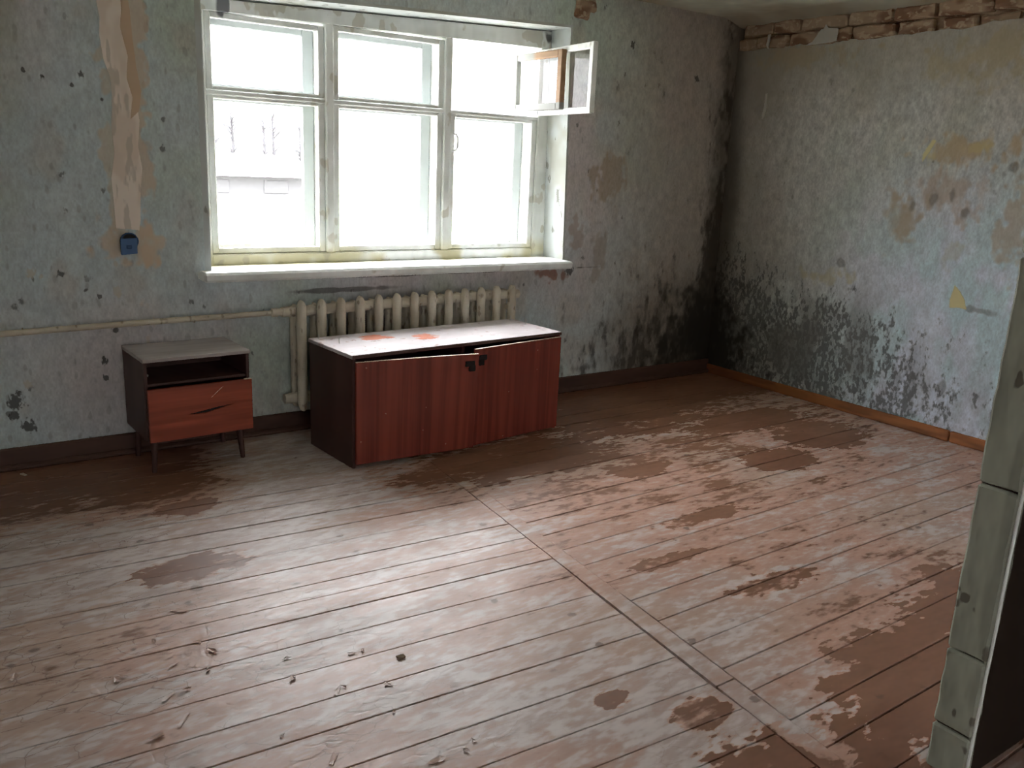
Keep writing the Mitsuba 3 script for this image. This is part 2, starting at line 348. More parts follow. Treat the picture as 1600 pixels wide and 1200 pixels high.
mat('mat_putty', putty_colour, 0.85, 0.1)
mat('mat_putty_orange', (0.58, 0.43, 0.30), 0.85, 0.1)
mat('mat_paper', (0.46, 0.44, 0.39), 0.9, 0.1)
mat('mat_yellow_paper', (0.58, 0.53, 0.30), 0.9, 0.1)
mat('mat_chip', (0.50, 0.44, 0.36), 0.8, 0.1)
mat('mat_brown_chip', (0.12, 0.085, 0.05), 0.8, 0.1)
mat('mat_ground', (0.24, 0.235, 0.215), 0.9, 0.1)
mat('mat_snow', (0.80, 0.81, 0.83), 0.9, 0.1)
mat('mat_grey_wood', (0.105, 0.105, 0.108), 0.9, 0.1)
mat('mat_twig', (0.07, 0.07, 0.073), 0.9, 0.1)
scene['mat_glass'] = {'type': 'thindielectric', 'int_ior': 1.16}

# ------------------------------------------------------------------ mesh helpers
def cbox(x0, x1, y0, y1, z0, z1, c=0.004):
    """A box with chamfered edges."""
    c = min(c, 0.45 * min(x1 - x0, y1 - y0, z1 - z0))
    pts = []
    for sx, X in ((1, x0), (-1, x1)):
        for sy, Y in ((1, y0), (-1, y1)):
            for sz, Z in ((1, z0), (-1, z1)):
                pts += [(X, Y + sy * c, Z + sz * c), (X + sx * c, Y, Z + sz * c), (X + sx * c, Y + sy * c, Z)]
    return trimesh.Trimesh(pts, process=False).convex_hull


def cat(*ms):
    return trimesh.util.concatenate(list(ms))


def xf(mesh, loc=(0, 0, 0), rz=0.0, rx=0.0, ry=0.0):
    m = mesh.copy()
    for ang, ax in ((rx, (1, 0, 0)), (ry, (0, 1, 0)), (rz, (0, 0, 1))):
        if ang:
            m.apply_transform(trimesh.transformations.rotation_matrix(ang, ax))
    m.apply_translation(loc)
    return m


def tube(path, r, n=10):
    """A round rod along the points of a path."""
    path = np.asarray(path, float)
    rings = []
    for i, p in enumerate(path):
        t = path[min(i + 1, len(path) - 1)] - path[max(i - 1, 0)]
        t /= np.linalg.norm(t)
        a = np.cross(t, (0, 0, 1) if abs(t[2]) < 0.9 else (1, 0, 0))
        a /= np.linalg.norm(a)
        b = np.cross(t, a)
        th = np.linspace(0, 2 * math.pi, n, endpoint=False)
        rr = r[i] if np.ndim(r) else r
        rings.append(p + rr * (np.cos(th)[:, None] * a + np.sin(th)[:, None] * b))
    v = np.vstack(rings + [path[:1], path[-1:]])
    f = []
    m = len(path)
    for i in range(m - 1):
        for j in range(n):
            k = (j + 1) % n
            f += [(i * n + j, i * n + k, (i + 1) * n + k), (i * n + j, (i + 1) * n + k, (i + 1) * n + j)]
    for j in range(n):
        k = (j + 1) % n
        f += [(m * n, k, j), (m * n + 1, (m - 1) * n + j, (m - 1) * n + k)]
    mesh = trimesh.Trimesh(v, f, process=False)
    mesh.fix_normals()
    return mesh


def plate(poly, t, frame):
    """An outline extruded by t; frame maps (u, v, w) columns to the world."""
    g = trimesh.creation.extrude_polygon(poly if isinstance(poly, Polygon) else Polygon(poly), t, engine='earcut')
    g.apply_transform(frame)
    g.fix_normals()
    return g


def on_back(y):       # u = x, v = z, thickness towards the room
    return np.array([[1, 0, 0, 0], [0, 0, -1, y], [0, 1, 0, 0], [0, 0, 0, 1.0]])


def on_right(x):      # u = y, v = z, thickness towards the room
    return np.array([[0, 0, -1, x], [1, 0, 0, 0], [0, 1, 0, 0], [0, 0, 0, 1.0]])


def rough(mesh, amount, seed, size=0.04, edge=None):
    m = mesh.copy()
    if edge:
        v, f = trimesh.remesh.subdivide_to_size(m.vertices, m.faces, edge)
        m = trimesh.Trimesh(v, f)
        m.merge_vertices()
    n = np.stack([meshkit.noise(m.vertices / size, seed + k) - 0.5 for k in range(3)], 1)
    m.vertices = m.vertices + n * 2 * amount
    return m


def add(key, mesh, material, smooth=False, label=None, category=None, group=None, kind=None, **more):
    base, i = key, 0
    while key in scene or key in labels:
        i += 1
        key = f'{base}_{i:03d}'
    scene[key] = mikit.ply(mesh, material, smooth=smooth, **more)
    tag(key, label, category, group, kind)
    return key


def tag(key, label=None, category=None, group=None, kind=None):
    d = {k: v for k, v in (('label', label), ('category', category), ('group', group), ('kind', kind)) if v}
    if d:
        labels[key] = d


def part(parent, name, mesh, material, smooth=False, label=None, **more):
    return add(f'{parent}__{name}', mesh, material, smooth, label, **more)


# ------------------------------------------------------------------ the room
# window wall with its opening
outer = [(LX - 0.2, -0.1), (WX + 0.2, -0.1), (WX + 0.2, CZ + 0.1), (LX - 0.2, CZ + 0.1)]
hole = [(OX0, 0.86), (OX1 + 0.035, 0.86), (OX1 + 0.02, 1.4), (OX1 - 0.005, zt(OX1)), (OX0 + 0.01, zt(OX0)), (OX0 - 0.02, 1.6)]
wb = plate(Polygon(outer, [hole]), 0.52, on_back(WY + 0.52))
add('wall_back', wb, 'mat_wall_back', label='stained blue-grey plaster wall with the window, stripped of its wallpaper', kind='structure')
# whitewashed lining of the opening
rv = trimesh.Trimesh([(OX1 + 0.036, WY - 0.001, 0.86), (OX1 - 0.006, WY - 0.001, zt(OX1)), (OX1 - 0.006, FY + 0.2, zt(OX1)), (OX1 + 0.036, FY + 0.2, 0.86),
                      (OX1 + 0.022, WY - 0.001, 0.86), (OX1 - 0.020, WY - 0.001, zt(OX1)), (OX1 - 0.02, FY + 0.2, zt(OX1)), (OX1 + 0.012, FY + 0.2, 0.86)], process=False).convex_hull
part('wall_back', 'reveal', rv, 'mat_lining', label='whitewashed side of the window opening')
so = trimesh.Trimesh([(x, y, zt(x) + dz) for x in (OX0, OX1) for y in (WY - 0.001, FY + 0.2) for dz in (0.002, -0.014)], process=False).convex_hull
part('wall_back', 'soffit', so, 'mat_lining', label='whitewashed underside of the window opening')
lv = trimesh.Trimesh([(OX0 - 0.021 + 0.03 * (k > 0), y, z) for k in (0, 1) for y in (WY - 0.001, FY + 0.2) for z in (0.86, zt(OX0))], process=False).convex_hull
part('wall_back', 'reveal', lv, 'mat_lining')
# filled chase above the socket
chase = [(.852, 1.12), (.85, 1.25), (.846, 1.35), (.868, 1.47), (.86, 1.58), (.868, 1.66), (.872, 1.72), (.87, 1.80), (.845, 1.88), (.836, 1.98), (.842, 2.05), (.83, 2.14), (.81, 2.25), (.82, 2.38), (.80, 2.5), (.92, 2.5), (.95, 2.3), (.945, 2.14),
         (.955, 2.0), (.962, 1.9), (.955, 1.8), (.972, 1.72), (.985, 1.62), (.972, 1.5), (.985, 1.4), (.972, 1.3), (.962, 1.15), (.955, 1.11)]
part('wall_back', 'plaster_strip', plate(chase, 0.005, on_back(WY + 0.001)), 'mat_putty', label='pinkish plaster strip filling the cable chase above the socket')
fringe = [(.945, 1.62), (.985, 1.66), (1.0, 1.75), (.985, 1.85), (.975, 1.98), (.97, 2.1), (.96, 2.2), (.965, 2.35), (.95, 2.5), (.91, 2.5), (.93, 2.3), (.935, 2.1), (.925, 2.02), (.95, 1.9), (.94, 1.8), (.96, 1.72)]
part('wall_back', 'torn_paper', plate(fringe, 0.007, on_back(WY + 0.001)), 'mat_putty_orange', label='strip of torn orange-brown paper beside the plaster strip')
# broken wall at the head of the window: a stub of brick
stub = rough(cbox(3.545, 3.66, 4.452, 4.50, 2.385, 2.5, 0.012), 0.012, 5, 0.05, 0.03)
part('wall_back', 'brick', stub, 'mat_masonry', smooth=40, label='bare red brick in a hole of the plaster above the window corner')
part('wall_back', 'brick', rough(cbox(3.60, 3.70, 4.455, 4.50, 2.43, 2.5, 0.01), 0.01, 9, 0.05, 0.03), 'mat_masonry', smooth=40)

# right wall: plaster slab with a ragged top, brickwork bared above it
top = [(WY, 2.352)]
y = WY
while y > PY1 + 0.12:
    y -= rng.uniform(0.03, 0.11)
    top.append((y, 2.352 + rng.uniform(-0.012, 0.012) + 0.02 * (y < 2.75)))
top.append((PY0, 2.37))
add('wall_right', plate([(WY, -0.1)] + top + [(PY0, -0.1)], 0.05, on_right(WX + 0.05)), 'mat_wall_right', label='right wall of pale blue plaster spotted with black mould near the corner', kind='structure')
part('wall_right', 'core', cbox(WX + 0.045, WX + 0.2, HY, WY + 0.2, -0.1, CZ + 0.1, 0.002), 'mat_masonry')
y, k = WY, 0
while y > 1.0:
    L = rng.uniform(0.20, 0.30)
    if k == 0: L = 0.16
    gap = 0.012
    if 0 < y - 3.03 < 0.36: L, gap = y - 3.03, 0.05
    y1 = y - L
    out = rng.uniform(0.0, 0.026)
    if y1 < 2.75: out = rng.uniform(-0.012, 0.004)
    br = rough(cbox(WX + 0.01 - out, WX + 0.06, y1 + 0.004, y, 2.345, 2.425 + rng.uniform(-.006, .006), 0.01), 0.011, 20 + k, 0.05, 0.045)
    part('wall_right', 'brick', br, 'mat_masonry', smooth=40, label='bare brown brick of the broken course under the ceiling' if k == 0 else None)
    y = y1 - gap
    k += 1
y = WY - 0.06
while y > 1.0:
    L = rng.uniform(0.22, 0.34)
    br = rough(cbox(WX - 0.012 - rng.uniform(0, .014), WX + 0.06, y - L, y, 2.432, 2.51, 0.008), 0.009, 60 + k, 0.06, 0.05)
    part('wall_right', 'brick', br, 'mat_masonry', smooth=40)
    y -= L + 0.008
    k += 1
cove = trimesh.Trimesh([(x, yv, z) for yv in (PY1, WY + 0.01) for x, z in ((WX + 0.05, 2.503), (WX + 0.004, 2.503), (4.86, CZ + 0.01), (WX + 0.05, CZ + 0.01))], process=False).convex_hull
add('trim_1', rough(cove, 0.006, 8, 0.12, 0.1), 'mat_ceiling', smooth=40, label='crumbling plaster cove between the ceiling and the bare bricks', kind='structure')
scrap = [(3.88, 2.34), (3.83, 2.36), (3.80, 2.40), (3.775, 2.43), (3.76, 2.425), (3.74, 2.455), (3.72, 2.43), (3.64, 2.42), (3.645, 2.345), (3.74, 2.34)]
part('wall_right', 'paper_scrap', rough(plate(scrap, 0.004, on_right(WX - 0.034)), 0.006, 3, 0.06), 'mat_paper', label='scrap of pale paper hanging at the bare brick course')
peel = [(4.19, 2.05), (4.175, 2.05), (4.17, 1.95), (4.175, 1.895), (4.195, 1.88), (4.2, 1.905), (4.19, 1.96)]
part('wall_right', 'paper_scrap', plate(peel, 0.006, on_right(WX + 0.001)), 'mat_paper', label='thin vertical curl of white paper near the room corner')
tri = [(2.645, 0.925), (2.61, 0.895), (2.575, 0.85), (2.555, 0.795), (2.60, 0.80), (2.655, 0.79), (2.66, 0.84)]
part('wall_right', 'paper_scrap', plate(tri, 0.004, on_right(WX + 0.001)), 'mat_yellow_paper', label='yellowish triangular scrap of paper low on the pale wall')
part('wall_right', 'paper_scrap', plate([(2.90, 1.74), (2.93, 1.68), (2.965, 1.62), (2.97, 1.66), (2.95, 1.70), (2.92, 1.75)], 0.004, on_right(WX + 0.001)), 'mat_yellow_paper', label='yellow shred of paper in the ochre stain')
hook = [(4.2, 2.36), (4.19, 2.42), (4.2, 2.43), (4.17, 2.43), (4.175, 2.38), (4.18, 2.335)]
part('wall_right', 'paper_scrap', plate(hook, 0.006, on_right(WX - 0.036)), 'mat_paper', label='narrow pale paper shred at the start of the brick course')

# other walls, ceiling
add('wall_left', cbox(LX - 0.15, LX, HY, WY, -0.1, CZ + 0.1, 0.002), 'mat_wall_plain', label='left wall outside the picture', kind='structure')
add('ceiling', cbox(LX - 0.2, WX + 0.2, HY - 0.2, WY + 0.5, CZ, CZ + 0.15, 0.002), 'mat_ceiling', label='greenish grey plaster ceiling browned along its edges', kind='structure')
HX0, HX1, HZ0, HZ1 = 0.0, 0.90, 0.85, 1.70  # opening added out of view to let in frontal daylight
add('wall_hall', plate(Polygon([(LX - 0.15, -0.1), (WX + 0.2, -0.1), (WX + 0.2, CZ + 0.1), (LX - 0.15, CZ + 0.1)], [[(HX0, HZ0), (HX1, HZ0), (HX1, HZ1), (HX0, HZ1)]]), 0.3, on_back(HY)), 'mat_bounce_white',
    label='unseen hall wall behind the camera, made white to bounce light', kind='structure')
hw = cat(cbox(HX0, HX0 + 0.05, HY - 0.2, HY - 0.12, HZ0, HZ1), cbox(HX1 - 0.05, HX1, HY - 0.2, HY - 0.12, HZ0, HZ1), cbox(HX0 + 0.05, HX1 - 0.05, HY - 0.2, HY - 0.12, HZ0, HZ0 + 0.05),
         cbox(HX0 + 0.05, HX1 - 0.05, HY - 0.2, HY - 0.12, HZ1 - 0.05, HZ1), cbox((HX0 + HX1) / 2 - 0.03, (HX0 + HX1) / 2 + 0.03, HY - 0.2, HY - 0.12, HZ0 + 0.05, HZ1 - 0.05))
add('window_2', hw, 'mat_white', label='unseen hall window behind the camera, added for soft frontal daylight', kind='structure')
for x0, x1 in ((HX0 + 0.05, (HX0 + HX1) / 2 - 0.03), ((HX0 + HX1) / 2 + 0.03, HX1 - 0.05)):
    part('window_2', 'pane', trimesh.Trimesh([(x0, HY - 0.16, HZ0 + 0.05), (x1, HY - 0.16, HZ0 + 0.05), (x1, HY - 0.16, HZ1 - 0.05), (x0, HY - 0.16, HZ1 - 0.05)], [(0, 1, 2), (0, 2, 3)], process=False), 'mat_glass')

# partition with the doorway through which the picture is taken
JX = 2.09
wf = cat(cbox(JX + 0.012, WX + 0.02, PY0 + 0.004, PY1 - 0.002, 0, CZ, 0.003), cbox(LX, -0.45, PY0, PY1, 0, CZ, 0.003), cbox(-0.45, JX + 0.012, PY0, PY1, 2.12, CZ, 0.003))
add('wall_front', wf, 'mat_partition', label='dark partition wall at the right edge beside the doorway', kind='structure')
wp = cat(cbox(JX + 0.05, WX, PY1 - 0.003, PY1 + 0.006, 0, CZ, 0.002), cbox(LX, -0.45, PY1 - 0.002, PY1 + 0.006, 0, CZ, 0.002), cbox(-0.45, JX + 0.05, PY1 - 0.002, PY1 + 0.006, 2.12, CZ, 0.002))
part('wall_front', 'plaster', wp, 'mat_bounce_white', label='white slab added on the unseen room side of the partition to bounce light')
cuts = [0.0, 0.135, 0.352, 0.80, 1.35, 2.12]
for a, b in zip(cuts[:-1], cuts[1:]):
    m = cbox(JX, JX + 0.03, PY0 - 0.004, PY1 + 0.003, a + 0.003, b - 0.003, 0.006)
    m = rough(m, 0.0022, int(a * 100) + 3, 0.05, 0.04)
    part('wall_front', 'jamb', m, 'mat_jamb', smooth=30, label='grey-green painted door jamb with cracks across it' if a == 0.352 else None)
strip = []
for i in range(40):
    z0 = i * 0.053
    strip.append((JX + 0.006 + 0.004 * rng.random(), PY0 - 0.007, z0))
part('wall_front', 'jamb_edge', tube(strip, 0.0045, 6), 'mat_white', smooth=True, label='chipped white edge of the door jamb')
band = [(JX + 0.006, 0), (JX + 0.006, 2.12)]
for i in range(43):
    band.append((JX + 0.028 + 0.012 * rng.random(), 2.12 - i * 0.0504))
part('wall_front', 'jamb_return', plate(band, 0.006, on_back(PY0 + 0.003)), 'mat_jamb', label='narrow grey-green return of the jamb with a ragged edge')

# skirting boards
sk = lambda x0, x1: cat(cbox(x0, x1, WY - 0.022, WY + 0.002, 0, 0.105, 0.006), cbox(x0, x1, WY - 0.045, WY - 0.018, 0, 0.03, 0.010))
add('baseboard_back', sk(LX, 2.35), 'mat_dark_skirting', label='dark brown skirting board below the window', kind='structure')
part('baseboard_back', 'length', sk(2.353, WX), 'mat_dark_skirting')
add('baseboard_right', cbox(WX - 0.02, WX + 0.002, 2.52, WY, 0, 0.068, 0.006), 'mat_brown_paint', label='orange-brown skirting board along the right wall', kind='structure')
part('baseboard_right', 'length', xf(cbox(-0.02, 0.002, PY1, 2.515, 0, 0.068, 0.006), (WX, 0, 0)), 'mat_brown_paint')

# ------------------------------------------------------------------ floor boards
add('floor', cbox(LX - 0.1, WX + 0.1, HY - 0.1, WY + 0.1, -0.12, -0.028, 0.002), 'mat_underfloor', label='worn brown-painted board floor scuffed pale in the middle', kind='structure')
SL, SR = -0.060, 0.013
xl = lambda y: 1.716 + 0.110 * y
xr = lambda y: 1.800 + 0.105 * y
sg = lambda y: 0.009 if 1.4 < y < 2.15 else 0.0022


def board(x_near, slope, ya0, ya1, side, dz, gap):
    """One board between seams that cross the joint strip at ya0 and ya1."""
    g = gap / 2
    xs = [LX] if side < 0 else [WX - 0.002]
    end0, end1 = (xl(ya0) - sg(ya0), xl(ya1) - sg(ya1)) if side < 0 else (xr(ya0) + sg(ya0), xr(ya1) + sg(ya1))
    far = xs[0]
    yy = lambda ys, x: ys + slope * (x - 1.98)
    c = 0.0016
    lo = [(far, yy(ya0, far) + g), (end0, yy(ya0, end0) + g), (end1, yy(ya1, end1) - g), (far, yy(ya1, far) - g)]
    lo = [(x, min(v, WY + 0.0)) for x, v in lo]
    s = 1 if side > 0 else -1
    hi = [(lo[0][0], lo[0][1] + c), (lo[1][0] + s * c, lo[1][1] + c), (lo[2][0] + s * c, lo[2][1] - c), (lo[3][0], lo[3][1] - c)]
    v = [(x, y, -0.027) for x, y in lo] + [(x, y, dz - c) for x, y in lo] + [(x, y, dz) for x, y in hi]
    q = []
    for a in (0, 4):
        for i in range(4):
            j = (i + 1) % 4
            q.append((a + i, a + j, a + 4 + j, a + 4 + i))
    q.append((8, 9, 10, 11))
    q.append((3, 2, 1, 0))
    f = [t for (a, b, c_, d) in q for t in ((a, b, c_), (a, c_, d))]
    m = trimesh.Trimesh(v, f, process=False)
    m.fix_normals()
    return m


left = [2.955, 2.805, 2.654, 2.550, 2.441, 2.285, 2.130, 1.972, 1.836, 1.673, 1.516, 1.375, 1.248]
right = [2.482, 2.330, 2.176, 2.030, 1.873, 1.706, 1.556, 1.426, 1.274, 1.142]
for seams, step in ((left, 0.152), (right, 0.150)):
    while seams[0] < WY + 0.3: seams.insert(0, seams[0] + step + rng.uniform(-.006, .006))
    while seams[-1] > HY: seams.append(seams[-1] - step + rng.uniform(-.006, .006))
for seams, slope, side in ((left, SL, -1), (right, SR, 1)):
    for b, a in zip(seams[:-1], seams[1:]):
        far_y = a + slope * ((LX if side < 0 else WX) - 1.98)
        if min(far_y, a) > WY - 0.03 or a > WY + 0.1: continue
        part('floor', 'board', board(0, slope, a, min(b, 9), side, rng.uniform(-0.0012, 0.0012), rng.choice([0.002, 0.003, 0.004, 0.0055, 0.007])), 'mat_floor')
for y0, y1, lab in ((1.50, WY - 0.05, 'pale joint strip running across the floor between the boards'), (HY, 1.493, None)):
    v = [(xl(y0), y0), (xr(y0), y0), (xr(y1), y1), (xl(y1), y1)]
    m = plate(Polygon(v), 0.028, np.array([[1, 0, 0, 0], [0, 1, 0, 0], [0, 0, 1, -0.027], [0, 0, 0, 1.0]]))
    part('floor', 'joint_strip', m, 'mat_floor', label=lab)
# curled flakes of floor paint
for i in range(34):
    cx, cy = rng.uniform(0.12, 1.15), rng.uniform(1.55, 2.75)
    if cy > 1.9 + 1.3 * (1 - abs(cx - .45)): continue
    th = np.sort(nr.uniform(0, 2 * math.pi, 6))
    rad = nr.uniform(0.5, 1.0, 6) * rng.uniform(0.012, 0.028)
    ring = np.stack([np.cos(th) * rad * 1.5, np.sin(th) * rad * 0.7], 1)
    h = 0.0015 + 8 * ring[:, 1] ** 2 + rng.uniform(0, 0.003)
    v = np.vstack([np.c_[ring, h], [[0, 0, 0.001]], np.c_[ring * 0.98, h - 0.0008], [[0, 0, 0.0002]]])
    f = [(6, j, (j + 1) % 6) for j in range(6)] + [(13, 7 + (j + 1) % 6, 7 + j) for j in range(6)] + [t for j in range(6) for t in ((j, 7 + j, 7 + (j + 1) % 6), (j, 7 + (j + 1) % 6, (j + 1) % 6))]
    part('floor', 'paint_flake', xf(trimesh.Trimesh(v, f, process=False), (cx, cy, 0.0008), rng.uniform(0, 6.28)), 'mat_floor', label='curled flake of lifting floor paint' if i == 0 else None)

# ------------------------------------------------------------------ window
W = 'window_1'
tag(W, 'old white triple casement window with peeling paint and an open vent', kind='structure')


def wz(x):            # the head of the frame follows the crooked soffit
    return zt(x) - 0.012


Y1 = FY + 0.24
fr = [cbox(OX0, 1.36, FY, Y1, 0.90, zt(1.3) - 0.01, 0.005), cbox(3.457, OX1 + 0.02, FY, Y1, 0.90, zt(3.5) - 0.012, 0.005), cbox(1.36, 3.457, FY, Y1, 0.90, 0.962, 0.006)]
head = trimesh.Trimesh([(x, y, z) for x in (1.30, 3.53) for y in (FY - 0.012, Y1) for z in (2.170 + 0.02 * (x - 1.3), zt(x) - 0.022)], process=False).convex_hull
part(W, 'frame', cat(*fr), 'mat_white')
part(W, 'head', head, 'mat_white', label='white head rail of the window with a soot spot at its left')
for x0, x1 in ((2.003, 2.050), (2.757, 2.805)):
    part(W, 'mullion', cbox(x0, x1, FY - 0.006, Y1, 0.962, 2.20, 0.005), 'mat_white')
bays = [(1.36, 2.003), (2.05, 2.757), (2.805, 3.457)]


def sash(w, h, st, rail, d):
    """A sash frame in local coordinates: x from 0 to w, z from 0 to h, y from 0 to d; and its pane."""
    f = cat(cbox(0, st, 0, d, 0, h, 0.004), cbox(w - st, w, 0, d, 0, h, 0.004), cbox(st, w - st, 0.002, d - 0.002, 0, rail[0], 0.004), cbox(st, w - st, 0.002, d - 0.002, h - rail[1], h, 0.004))
    g = trimesh.Trimesh([(st - 0.003, d / 2, rail[0] - 0.003), (w - st + 0.003, d / 2, rail[0] - 0.003), (w - st + 0.003, d / 2, h - rail[1] + 0.003), (st - 0.003, d / 2, h - rail[1] + 0.003)], [(0, 1, 2), (0, 2, 3)], process=False)
    return f, g


def put_sash(name, loc, w, h, st, rail, d, rz=0.0, hinge=0.0, material='mat_white', label=None):
    f, g = sash(w, h, st, rail, d)
    k = None
    for m, nm in ((f, name), (g, 'pane')):
        m = xf(m, (-hinge, 0, 0))
        m = xf(m, (loc[0] + hinge, loc[1], loc[2]), rz)
        if k is None: k = part(W, nm, m, material, label=label)
        else: part(k, nm, m, 'mat_glass')
    return k


for i, (a, b) in enumerate(bays):
    part(W, 'transom', cbox(a, b, FY + 0.004, Y1, 1.776, 1.796, 0.003), 'mat_white')
    w = b - a
    # outer sashes
    put_sash('outer_sash', (a + 0.002, FY + 0.165, 0.955), w - 0.004, 0.818, 0.064, (0.045, 0.02), 0.042, material='mat_outer_shaded')
    put_sash('inner_sash', (a + 0.002, FY + 0.012, 0.964), w - 0.004, 0.810, 0.036, (0.030, 0.018), 0.042)
    h = 2.170 + 0.02 * (a - 1.3) - 1.800
    if i < 2:
        put_sash('outer_vent', (a + 0.002, FY + 0.165, 1.800), w - 0.004, h, 0.064, (0.040, 0.042), 0.042, material='mat_outer_shaded')
        put_sash('inner_vent', (a + 0.002, FY + 0.012, 1.800), w - 0.004, h, 0.034, (0.018, 0.028), 0.042)
# the right vent stands open into the room, both sashes
put_sash('inner_vent', (bays[2][0], FY - 0.004, 1.803), 0.652, 0.392, 0.040, (0.036, 0.036), 0.034, rz=math.radians(83), hinge=0.652, label='white vent sash standing open into the room')
put_sash('outer_vent', (bays[2][0] + 0.05, FY + 0.205, 1.830), 0.545, 0.345, 0.045, (0.040, 0.040), 0.036, rz=math.radians(87), hinge=0.56, material='mat_bare_wood', label='bare wooden outer vent sash opened behind the white one')
part(W, 'handle', tube([(2.832, FY + 0.015, 1.66), (2.834, FY - 0.022, 1.655), (2.836, FY - 0.034, 1.635), (2.836, FY - 0.034, 1.585), (2.834, FY - 0.022, 1.565), (2.832, FY + 0.015, 1.56)], 0.006, 8), 'mat_white', smooth=True, label='small white bow handle')
sill = cbox(1.222, 3.566, 4.362, FY + 0.03, SILLZ - 0.048, SILLZ, 0.012)
part(W, 'sill', sill, 'mat_white', label='thick white window sill')

# ------------------------------------------------------------------ radiator and pipe
RZ0 = 0.15


def stadium(cx, cy, rx, ry, z0, z1, cap):
    pts = []
    for t in np.linspace(0, 2 * math.pi, 14, endpoint=False):
        for z, k in ((z0, 0.45), (z0 + cap, 1), (z1 - cap, 1), (z1 - cap * 0.35, 0.72), (z1, 0.25)):
            pts.append((cx + k * rx * math.cos(t), cy + ry * (0.75 + 0.25 * k) * math.sin(t), z))
    return m3.Manifold.hull_points(np.array(pts))


def rod(x0, x1, y, z, r):
    return m3.Manifold.cylinder(x1 - x0, r, r, 18).rotate((0, 90, 0)).translate((x0, y, z))


H = 0.60
sec = stadium(0, 0, 0.026, 0.030, 0, H, 0.040) + stadium(0, 0.10, 0.024, 0.030, 0, H - 0.035, 0.040)
for z in (0.06, H - 0.064):
    sec = sec + rod(-0.0565, 0.0565, 0.05, z, 0.029)
    sec = sec + m3.Manifold.cube((0.034, 0.10, 0.05), True).translate((0, 0.05, z))
for z in np.linspace(0.14, H - 0.14, 3):
    sec = sec + m3.Manifold.cube((0.014, 0.08, 0.03), True).translate((0, 0.05, z))
sm = sec.to_mesh()
sec_mesh = trimesh.Trimesh(sm.vert_properties[:, :3], sm.tri_verts, process=False)
first = None
R = 'radiator'
tag(R, 'cream cast-iron radiator with thirteen ribbed sections under the window sill', 'radiator')
NS, SP = 13, 0.1133
for i in range(NS):
    key = f'{R}__section' + (f'_{i:03d}' if i else '')
    if first is None:
        first = mikit.ply(sec_mesh, 'mat_iron', smooth=35)
    scene[key] = {**first, 'to_world': T().translate([1.708 + i * SP, 4.335, RZ0 + 0.0022 * i])}
rp = lambda m: trimesh.Trimesh(m.to_mesh().vert_properties[:, :3], m.to_mesh().tri_verts, process=False)
part(R, 'plug', rp(rod(1.62, 1.655, 4.385, RZ0 + 0.536, 0.027) + rod(1.60, 1.622, 4.385, RZ0 + 0.536, 0.020)), 'mat_iron', smooth=35)
part(R, 'plug', rp(rod(1.625, 1.655, 4.385, RZ0 + 0.060, 0.027)), 'mat_iron', smooth=35)
part(R, 'plug', rp(rod(1.708 + 12.5 * SP, 1.708 + 12.5 * SP + 0.025, 4.385, RZ0 + 0.060 + .026, 0.027)), 'mat_iron', smooth=35)
part(R, 'plug', rp(rod(1.708 + 12.5 * SP, 1.708 + 12.5 * SP + 0.025, 4.385, RZ0 + 0.536 + .026, 0.027)), 'mat_iron', smooth=35)
P = 'heating_pipe'
tag(P, 'thin cream heating pipe along the wall to the radiator', 'pipe')
pts = [(LX, 4.43, 0.620), (0.3, 4.43, 0.655), (0.9, 4.43, 0.667), (1.45, 4.43, 0.675), (1.54, 4.42, 0.678), (1.58, 4.395, 0.682), (1.598, 4.385, 0.686)]
part(P, 'run', tube(pts, 0.0145, 14), 'mat_iron', smooth=40)
part(P, 'coupling', rp(rod(1.565, 1.598, 4.385, RZ0 + 0.536, 0.023)), 'mat_iron', smooth=35)
for x in (0.42, 1.18):
    part(P, 'bracket', cat(tube([(x, 4.412, 0.658 + 0.012 * x), (x, WY + 0.003, 0.650 + 0.012 * x)], 0.005, 6), xf(trimesh.creation.torus(0.016, 0.003, 16, 6), (x, 4.43, 0.655 + .0125 * x), 0, 0, math.pi / 2)), 'mat_iron', smooth=40)

# ------------------------------------------------------------------ socket box in the wall
S = 'socket_box'
tag(S, 'small blue plastic socket box set in the wall below the plaster strip', 'socket box')
cxs, czs = 0.901, 1.045
cup = m3.Manifold.cylinder(0.03, 0.040, 0.040, 28).rotate((90, 0, 0)) - m3.Manifold.cylinder(0.06, 0.034, 0.034, 28).rotate((90, 0, 0)).translate((0, 0.004, 0))
part(S, 'cup', xf(rp(cup), (cxs + 0.004, WY + 0.012, czs + 0.014)), 'mat_black', smooth=40)
part(S, 'hole', xf(trimesh.creation.cylinder(0.034, 0.004, sections=28), (cxs + 0.004, WY - 0.009, czs + 0.014), 0, math.pi / 2), 'mat_black', smooth=40)
pl = Polygon([(-0.037, -0.05), (0.036, -0.045), (0.038, 0.03), (-0.037, 0.026)])
part(S, 'plate', rough(plate(pl, 0.006, on_back(0)), 0.0, 1).apply_translation((cxs, WY - 0.014, czs)), 'mat_blue')
part(S, 'boss', xf(cbox(-0.012, 0.012, -0.004, 0.004, -0.009, 0.009, 0.003), (cxs, WY - 0.022, czs - 0.012)), 'mat_blue_dark')
part(S, 'rim', xf(trimesh.creation.torus(0.038, 0.0035, 28, 8), (cxs + 0.004, WY - 0.016, czs + 0.014), 0, math.pi / 2), 'mat_blue_dark', smooth=True)

# ------------------------------------------------------------------ low cabinet with two doors
C = 'low_cabinet'
tag(C, 'low red-brown cabinet with two ajar doors and a pale top before the radiator', 'cabinet')
ca = math.atan2(0.095, 1.335)
CL, CW, CD, CH = np.array([1.725, 3.735]), 1.343, 0.462, 0.576


def cpl(mesh):
    return xf(mesh, (CL[0], CL[1], 0), ca)


